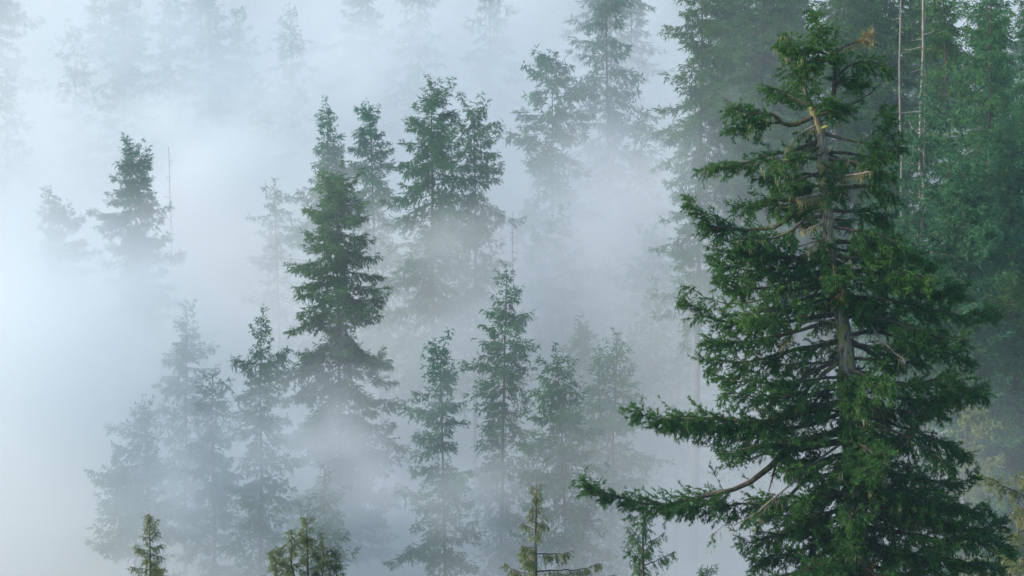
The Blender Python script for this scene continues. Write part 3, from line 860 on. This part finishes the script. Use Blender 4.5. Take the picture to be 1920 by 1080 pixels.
# ------------------------------------------------------------------ low treetops along the bottom
def near_tree(name, px, py, d, h, prof, seed, label, needle, cut, fol=1.6, hang=.7, lichen=0, sp=.5, droop=.35, leaders=(), el=None, fsize=1.0, level=False):
    rg = np.random.default_rng(seed)
    top = at(px, py, d)
    gz = float(ground_z(top[0], top[1])[0]); H = top[2] - gz
    root = empty(name, (top[0], top[1], gz)); tag(root, label, 'tree', 'treetops along the bottom edge')
    n = 12; hz = np.linspace(-.6, H, n)
    V, Q = tube(np.stack([rg.normal(0, .02, n), rg.normal(0, .02, n), hz], 1), .011 * H * (1 - np.clip(hz, 0, H) / H) ** .85 + .012, 8, rg, .05)
    C, L = branch_set(H, prof, rg, .35, droop, level, None, (), cut, sp=sp, K=8)
    lens = list(zip(C, L))
    for (dx, dy, dz, pr) in leaders:
        C2, L2 = branch_set(H - dz, pr, rg, .35, droop, False, None, (), pr[-1][0], sp=sp, K=8)
        off = np.array([dx, dy, 0])
        lens += [(c + off, l) for c, l in zip(C2, L2)]
        q = np.linspace(0, 1, 7)[:, None]
        foot = np.array([0, 0, H - dz - pr[-1][0] - 1.2]); tip = np.array([dx, dy, H - dz])
        mid = np.array([dx, dy, H - dz - pr[-1][0] + .2])
        V2, Q2 = tube(resample([foot, mid, tip], 9), np.linspace(.07, .012, 9), 5)
        Q = np.concatenate([Q, Q2 + len(V)]); V = np.concatenate([V, V2])
    obj('trunk', mesh_np('trunk', V, [Q], True), M['bark_far'], root)
    w0 = np.array([top[0], top[1], gz])
    limbs = [dict(P=c + w0, r0=.012 + .012 * l, r1=.008, t0=.12, l2=float(np.clip(l * .3, .12, .7)), fol=fol, hang=hang,
                  lichen=(max(2, int(lichen * l)) if lichen else 0), ll=.26, lt=.15) for c, l in lens]
    branch_parts(root, w0, limbs, rg, dict(sp2=.12 * fsize, l2min=.2 * fsize, sp3=.07 * fsize, l3=.2 * fsize, nb=8, lb=.09 * fsize, wb=.009 * fsize, roll=.6, up=0), needle, M['limb'])
    return root


near_tree('young_conifer', 281, 972, 150, 24, [(0, .1), (.8, .32), (1.6, .6), (2.4, 1.0), (4, 1.4), (7, 1.9)], 301,
          'small narrow olive treetop standing alone in the low bright fog', M['needle_olive'], 7, fol=2.0, sp=.3)
near_tree('young_conifer', 576, 972, 140, 24, [(0, .08), (.9, .3), (1.8, .5), (3, .8), (6, 1.6)], 302,
          'bushy olive treetop with several upright leaders below the pale spired tree', M['needle_olive'], 6, fol=2.0, sp=.3,
          leaders=((-.75, .1, .55, [(0, .1), (.9, .35), (2.2, .6)]), (.75, -.1, .9, [(0, .1), (.9, .35), (2.0, .6)]), (-1.5, .2, 1.5, [(0, .1), (.9, .4), (1.8, .6)]), (1.35, .1, 1.6, [(0, .1), (.8, .35), (1.6, .5)])))
near_tree('young_conifer', 1005, 908, 130, 26, [(0, .08), (.7, .3), (1.3, .25), (1.75, 1.2), (2.4, .8), (3.2, 1.5), (4.1, 2.2), (7, 2.4)], 303,
          'thin lichen-draped treetop with drooping sprays below the longest bough of the great fir', M['needle_olive'], 7, fol=1.7, hang=1.5, lichen=7, sp=.46, droop=.3)
near_tree('young_conifer', 1206, 948, 112, 26, [(0, .15), (.6, .45), (1.3, .7), (2.2, 1.0), (3.2, 1.15), (6, 1.6)], 304,
          'dark drooping treetop with sprays straight under the longest bough of the great fir', M['needle_dark'], 6, fol=1.6, hang=1.3, sp=.34, droop=.5)
near_tree('young_conifer', 1326, 1060, 112, 24, [(0, .06), (.5, .25), (1.2, .5), (3, .9)], 305,
          'tiny dark tip of a treetop poking up beside the great fir', M['needle_dark'], 3, fol=1.6, sp=.45)
near_tree('young_conifer', 1925, 890, 114, 26, [(0, .3), (.5, 1.2), (.9, 1.7), (1.6, 1.5), (2.6, 1.6), (6, 2)], 306,
          'pale yellowish lichen-covered treetop at the edge beside the great fir', M['needle_olive'], 6, fol=1.2, hang=.6, lichen=16, sp=.5, droop=.25, level=True)


# ------------------------------------------------------------------ dead snags
def snag(px, py, d, r_top, r_base, seed, label, branches, below=22, reach=1.0):
    rg = np.random.default_rng(seed)
    top = at(px, py, d)
    gz = float(ground_z(top[0], top[1])[0]); H = top[2] - gz
    root = empty('dead_snag', (top[0], top[1], gz)); tag(root, label, 'dead tree', 'dead snags')
    n = 16; hz = np.linspace(-.5, H, n)
    P = np.stack([np.cumsum(rg.normal(0, .17, n)), np.cumsum(rg.normal(0, .17, n)), hz], 1)
    P[:, :2] -= P[-1, :2]
    V, Q = tube(P, np.interp(hz, [0, H], [r_base, r_top]), 7, rg, .06)
    obj('trunk', mesh_np('trunk', V, [Q], True), M['snag'], root)
    for k in range(branches):
        h = H - rg.uniform(.6, below)
        a = rg.uniform(0, 2 * PI); L = reach * rg.uniform(.4, 2.4) * (1 if k % 3 else 1.5)
        o_ = np.array([np.interp(h, hz, P[:, 0]), np.interp(h, hz, P[:, 1]), h])
        dv = np.array([math.cos(a), math.sin(a) * .6, 0])
        e = rg.uniform(-.5, .35)
        C = resample([o_, o_ + dv * L * .4 + Z3 * e * L * .3, o_ + dv * L * .75 + Z3 * e * L * .75, o_ + dv * L + Z3 * (e + .12) * L], 8)
        Vb, Qb = tube(C, np.linspace(.045, .012, 8), 5, rg, .12)
        m_ = 3
        t = rg.uniform(.3, .95, m_); Pp, Tt = curve_at(C[None], np.zeros(m_, int), t)
        Vs, Fs = spikes(Pp, Pp + norm(Tt + rg.normal(0, .8, (m_, 3))) * rg.uniform(.2, .6, m_)[:, None], np.full(m_, .012))
        obj('branch', mesh_np('branch', np.concatenate([Vb, Vs]), [Qb, Fs + len(Vb)], True), M['snag'], root)


snag(1692, -60, 222, .05, .17, 411, 'thin bleached dead trunk with few stubs, slimmer of two behind the great fir', 16, 22, .4)
snag(1733, -90, 214, .07, .23, 412, 'bleached dead trunk with long bare crooked branches above the slim green conifer', 26, 20, .62)
snag(316, 275, 306, .03, .16, 413, 'thin bare pole of a dead tree beside the lopsided misty conifer', 18, 14, .22)
snag(962, 395, 272, .03, .16, 404, 'thin pale dead pole rising in fog above the spired green-grey conifer', 8, 10, .25)

# ------------------------------------------------------------------ fog settings
HAZE = 0.00019
SHEET = 0.038
FOG_TOP = [(100, -52), (150, -42), (205, -31), (235, -27.5), (268, -17), (320, -12), (360, -9), (420, -1), (500, 14)]
# px, py, distance, radii in metres, density
BANKS = [
    (230, 90, 352, 24, 8, 14, .07),
    (-20, 630, 213, 8, 16, 6.5, .34),
    (130, 800, 215, 7, 14, 3.5, .05),
    (180, 950, 200, 10, 12, 3, .02),
    (-40, 60, 330, 20, 14, 14, .022),
    (480, 60, 345, 26, 10, 10, .014),
    (380, 350, 318, 7, 12, 7, .10),
    (720, 60, 340, 18, 10, 6, .06),
    (900, 130, 348, 9, 12, 5, .05),
    (560, 330, 318, 14, 10, 9, .02),
    (500, 560, 192, 38, 20, 22, .002),
    (1100, 300, 290, 14, 14, 12, .012),
    (1280, 350, 225, 8, 13, 9, .03),
    (1540, 130, 195, 10, 14, 12, .006),
    (1370, 600, 205, 9, 14, 8, .012),
    (1400, 850, 190, 11, 16, 9, .016),
    (1800, 850, 150, 9, 10, 6, .012),
]
# thin drifting streaks: px, py, distance, radii, density, tilt in degrees
WISPS = [
    (390, 330, 305, 7, 4, 4, 0.27, -20),
    (470, 440, 280, 7, 4, 2.2, 0.21, 25),
    (300, 640, 232, 6, 3, 1.8, 0.27, -25),
    (560, 790, 205, 8, 3, 1.6, 0.25, 15),
    (720, 850, 192, 7, 3, 1.5, 0.25, -12),
    (880, 610, 236, 6, 3, 1.6, 0.25, 22),
    (760, 470, 255, 8, 3, 2.0, 0.21, -18),
    (1060, 480, 255, 7, 3, 2.0, 0.21, 25),
    (1180, 380, 268, 7, 3, 2.4, 0.19, 30),
    (970, 850, 196, 6, 3, 1.6, 0.21, 15),
    (200, 540, 252, 7, 4, 2.0, 0.27, -30),
    (30, 570, 262, 6, 4, 2.4, 0.27, -15),
    (640, 130, 332, 10, 4, 3.0, 0.27, 18),
    (1010, 60, 338, 9, 4, 3.0, 0.21, 30),
    (180, 250, 318, 9, 4, 3.0, 0.21, -25),
    (1330, 220, 232, 6, 3, 2.6, 0.15, 45),
    (420, 900, 200, 8, 3, 1.5, 0.25, 10),
]
HOLES = [
    (490, 740, 198, 3.2, 14, 6, .55),
    (235, 450, 262, 5, 16, 5, .5),
    (830, 860, 188, 4, 14, 6, .55),
    (400, 800, 205, 3, 12, 4, .4),
    (110, 430, 256, 5, 20, 6, .7),
    (-1450, 480, 215, 50, 24, 22, .97),  # unseen gap out of view, added so direct sun reaches the left bank
    (1750, 150, 240, 22, 70, 18, .95),
    (1500, 20, 260, 12, 70, 12, .95),
    (180, 380, 262, 8, 24, 6, .6),
    (1080, 720, 195, 5, 18, 5, .6),
]

# ------------------------------------------------------------------ air: even haze box, and the drifting fog
def volume_mat(name, color, density, aniso=0.0, from_grid=False):
    m, nt, out = mat_new(name)
    pv = nt.nodes.new('ShaderNodeVolumePrincipled')
    pv.inputs['Color'].default_value = (*color, 1)
    pv.inputs['Density'].default_value = density
    pv.inputs['Anisotropy'].default_value = aniso
    if not from_grid:
        pv.inputs['Density Attribute'].default_value = ''
    nt.links.new(pv.outputs[0], out.inputs['Volume'])
    return m


def box_mesh(name, lo, hi):
    V = np.array([[x, y, z] for x in (lo[0], hi[0]) for y in (lo[1], hi[1]) for z in (lo[2], hi[2])], float)
    F = [[0, 1, 3, 2], [4, 6, 7, 5], [0, 4, 5, 1], [2, 3, 7, 6], [0, 2, 6, 4], [1, 5, 7, 3]]
    return mesh_np(name, V, [np.array(F)])


haze = obj('haze', box_mesh('haze', (-1502, -82, float(GZ.min()) - 1), (1502, 2502, float(GZ.max()) + 3)), volume_mat('thin_haze', (0.52, 0.80, 1.0), HAZE))
tag(haze, kind='stuff')

# drifting fog: a density grid in world space. y -> height of the fog's top, then banks and holes (centre, radii, strength)
FOG_LO, FOG_HI = (-125.0, 112.0, -78.0), (115.0, 520.0, 42.0)
FOG_RES = (150, 255, 75)
fog_me = box_mesh('drifting_fog', FOG_LO, FOG_HI)
fog = obj('drifting_fog', fog_me, volume_mat('white_fog', (0.905, 0.972, 1.0), 1.0, 0.32, True))
tag(fog, kind='stuff')
ng = bpy.data.node_groups.new('fog_density', 'GeometryNodeTree')
ng.interface.new_socket('Geometry', in_out='INPUT', socket_type='NodeSocketGeometry')
ng.interface.new_socket('Geometry', in_out='OUTPUT', socket_type='NodeSocketGeometry')
N, LK = ng.nodes, ng.links
gout = N.new('NodeGroupOutput')


def mth(op, *args):
    n = N.new('ShaderNodeMath'); n.operation = op
    for k, a in enumerate(args):
        if isinstance(a, (int, float)):
            n.inputs[k].default_value = a
        else:
            LK.new(a, n.inputs[k])
    return n.outputs[0]


def vmth(op, *args):
    n = N.new('ShaderNodeVectorMath'); n.operation = op
    for k, a in enumerate(args):
        if isinstance(a, tuple):
            n.inputs[k].default_value = a
        else:
            LK.new(a, n.inputs[k])
    return n


def noise(vec, scale, detail, rough=.55):
    n = N.new('ShaderNodeTexNoise')
    n.inputs['Scale'].default_value = scale; n.inputs['Detail'].default_value = detail; n.inputs['Roughness'].default_value = rough
    LK.new(vec, n.inputs['Vector'])
    return n


def smooth(v, lo, hi):
    n = N.new('ShaderNodeMapRange'); n.interpolation_type = 'SMOOTHSTEP'
    n.inputs[1].default_value = lo; n.inputs[2].default_value = hi
    LK.new(v, n.inputs[0])
    return n.outputs[0]


pos0 = N.new('GeometryNodeInputPosition').outputs[0]
# bend space with noise so that banks get torn, wispy edges
w1 = noise(pos0, .045, 3)
warp = vmth('SCALE', vmth('SUBTRACT', w1.outputs['Color'], (.5, .5, .5)).outputs[0])
warp.inputs['Scale'].default_value = 26.0
w2 = noise(pos0, .16, 3)
warp2 = vmth('SCALE', vmth('SUBTRACT', w2.outputs['Color'], (.5, .5, .5)).outputs[0])
warp2.inputs['Scale'].default_value = 9.0
pos = vmth('ADD', vmth('ADD', pos0, warp.outputs[0]).outputs[0], warp2.outputs[0]).outputs[0]
sep = N.new('ShaderNodeSeparateXYZ'); LK.new(pos, sep.inputs[0])
X, Y, Zc = sep.outputs
# top of the fog sheet as a function of distance
fc = N.new('ShaderNodeFloatCurve')
yn = mth('DIVIDE', mth('SUBTRACT', Y, 100.0), 400.0)
LK.new(yn, fc.inputs['Value'])
cv = fc.mapping.curves[0]
fpts = FOG_TOP
for k, (yy, zz) in enumerate(fpts):
    u, v = (yy - 100) / 400.0, (zz + 80) / 120.0
    if k == 0: cv.points[0].location = (u, v)
    elif k == 1: cv.points[1].location = (u, v)
    else: cv.points.new(u, v)
fc.mapping.update()
ztop = mth('SUBTRACT', mth('MULTIPLY', fc.outputs[0], 120.0), 80.0)
rag = noise(vmth('MULTIPLY', pos0, (1, 1.3, .5)).outputs[0], .042, 4, .6)
below = mth('ADD', mth('SUBTRACT', ztop, Zc), mth('MULTIPLY', mth('SUBTRACT', rag.outputs['Fac'], .5), 46.0))
sheet = mth('MULTIPLY', smooth(below, -5.0, 11.0), SHEET)
total = sheet
for (px, py, d, rx, ry, rz, s) in BANKS:
    c = at(px, py, d)
    v = vmth('DIVIDE', vmth('SUBTRACT', pos, tuple(c)).outputs[0], (rx, ry, rz)).outputs[0]
    q = vmth('DOT_PRODUCT', v, v).outputs['Value']
    g = mth('EXPONENT', mth('MULTIPLY', q, -1.0))
    total = mth('ADD', total, mth('MULTIPLY', g, s))
for (px, py, d, rx, ry, rz, s, tilt) in WISPS:
    c = at(px, py, d)
    vr = N.new('ShaderNodeVectorRotate'); vr.rotation_type = 'Y_AXIS'; vr.inputs['Angle'].default_value = math.radians(tilt)
    LK.new(vmth('SUBTRACT', pos, tuple(c)).outputs[0], vr.inputs['Vector'])
    v = vmth('DIVIDE', vr.outputs[0], (rx, ry, rz)).outputs[0]
    q = vmth('DOT_PRODUCT', v, v).outputs['Value']
    total = mth('ADD', total, mth('MULTIPLY', mth('EXPONENT', mth('MULTIPLY', q, -1.0)), s))
for (px, py, d, rx, ry, rz, s) in HOLES:
    c = at(px, py, d)
    v = vmth('DIVIDE', vmth('SUBTRACT', pos, tuple(c)).outputs[0], (rx, ry, rz)).outputs[0]
    q = vmth('DOT_PRODUCT', v, v).outputs['Value']
    g = mth('EXPONENT', mth('MULTIPLY', q, -1.0))
    total = mth('MULTIPLY', total, mth('SUBTRACT', 1.0, mth('MULTIPLY', g, s)))
drift = N.new('ShaderNodeVectorRotate'); drift.rotation_type = 'EULER_XYZ'; drift.inputs['Rotation'].default_value = (0, .6, .3)
LK.new(pos0, drift.inputs['Vector'])
nz1 = noise(vmth('MULTIPLY', drift.outputs[0], (.55, .8, 1.35)).outputs[0], .1, 7, .68)
wis = mth('MAXIMUM', mth('MULTIPLY_ADD', nz1.outputs['Fac'], 6.2, -2.1), 0.07)
total = mth('MULTIPLY', total, wis)
# fade at the sides of the grid
s0 = N.new('ShaderNodeSeparateXYZ'); LK.new(pos0, s0.inputs[0])
for ax, lo, hi in ((0, FOG_LO[0], FOG_HI[0]), (1, FOG_LO[1], FOG_HI[1]), (2, -400.0, FOG_HI[2])):
    total = mth('MULTIPLY', total, smooth(s0.outputs[ax], lo, lo + 12.0))
    total = mth('MULTIPLY', total, mth('SUBTRACT', 1.0, smooth(s0.outputs[ax], hi - 12.0, hi)))
vc = N.new('GeometryNodeVolumeCube')
LK.new(total, vc.inputs['Density'])
vc.inputs['Min'].default_value = FOG_LO; vc.inputs['Max'].default_value = FOG_HI
for k, a in enumerate('XYZ'):
    vc.inputs['Resolution ' + a].default_value = FOG_RES[k]
sm = N.new('GeometryNodeSetMaterial'); sm.inputs['Material'].default_value = fog_me.materials[0]
LK.new(vc.outputs[0], sm.inputs[0])
LK.new(sm.outputs[0], gout.inputs[0])
md = fog.modifiers.new('fog_density', 'NODES'); md.node_group = ng
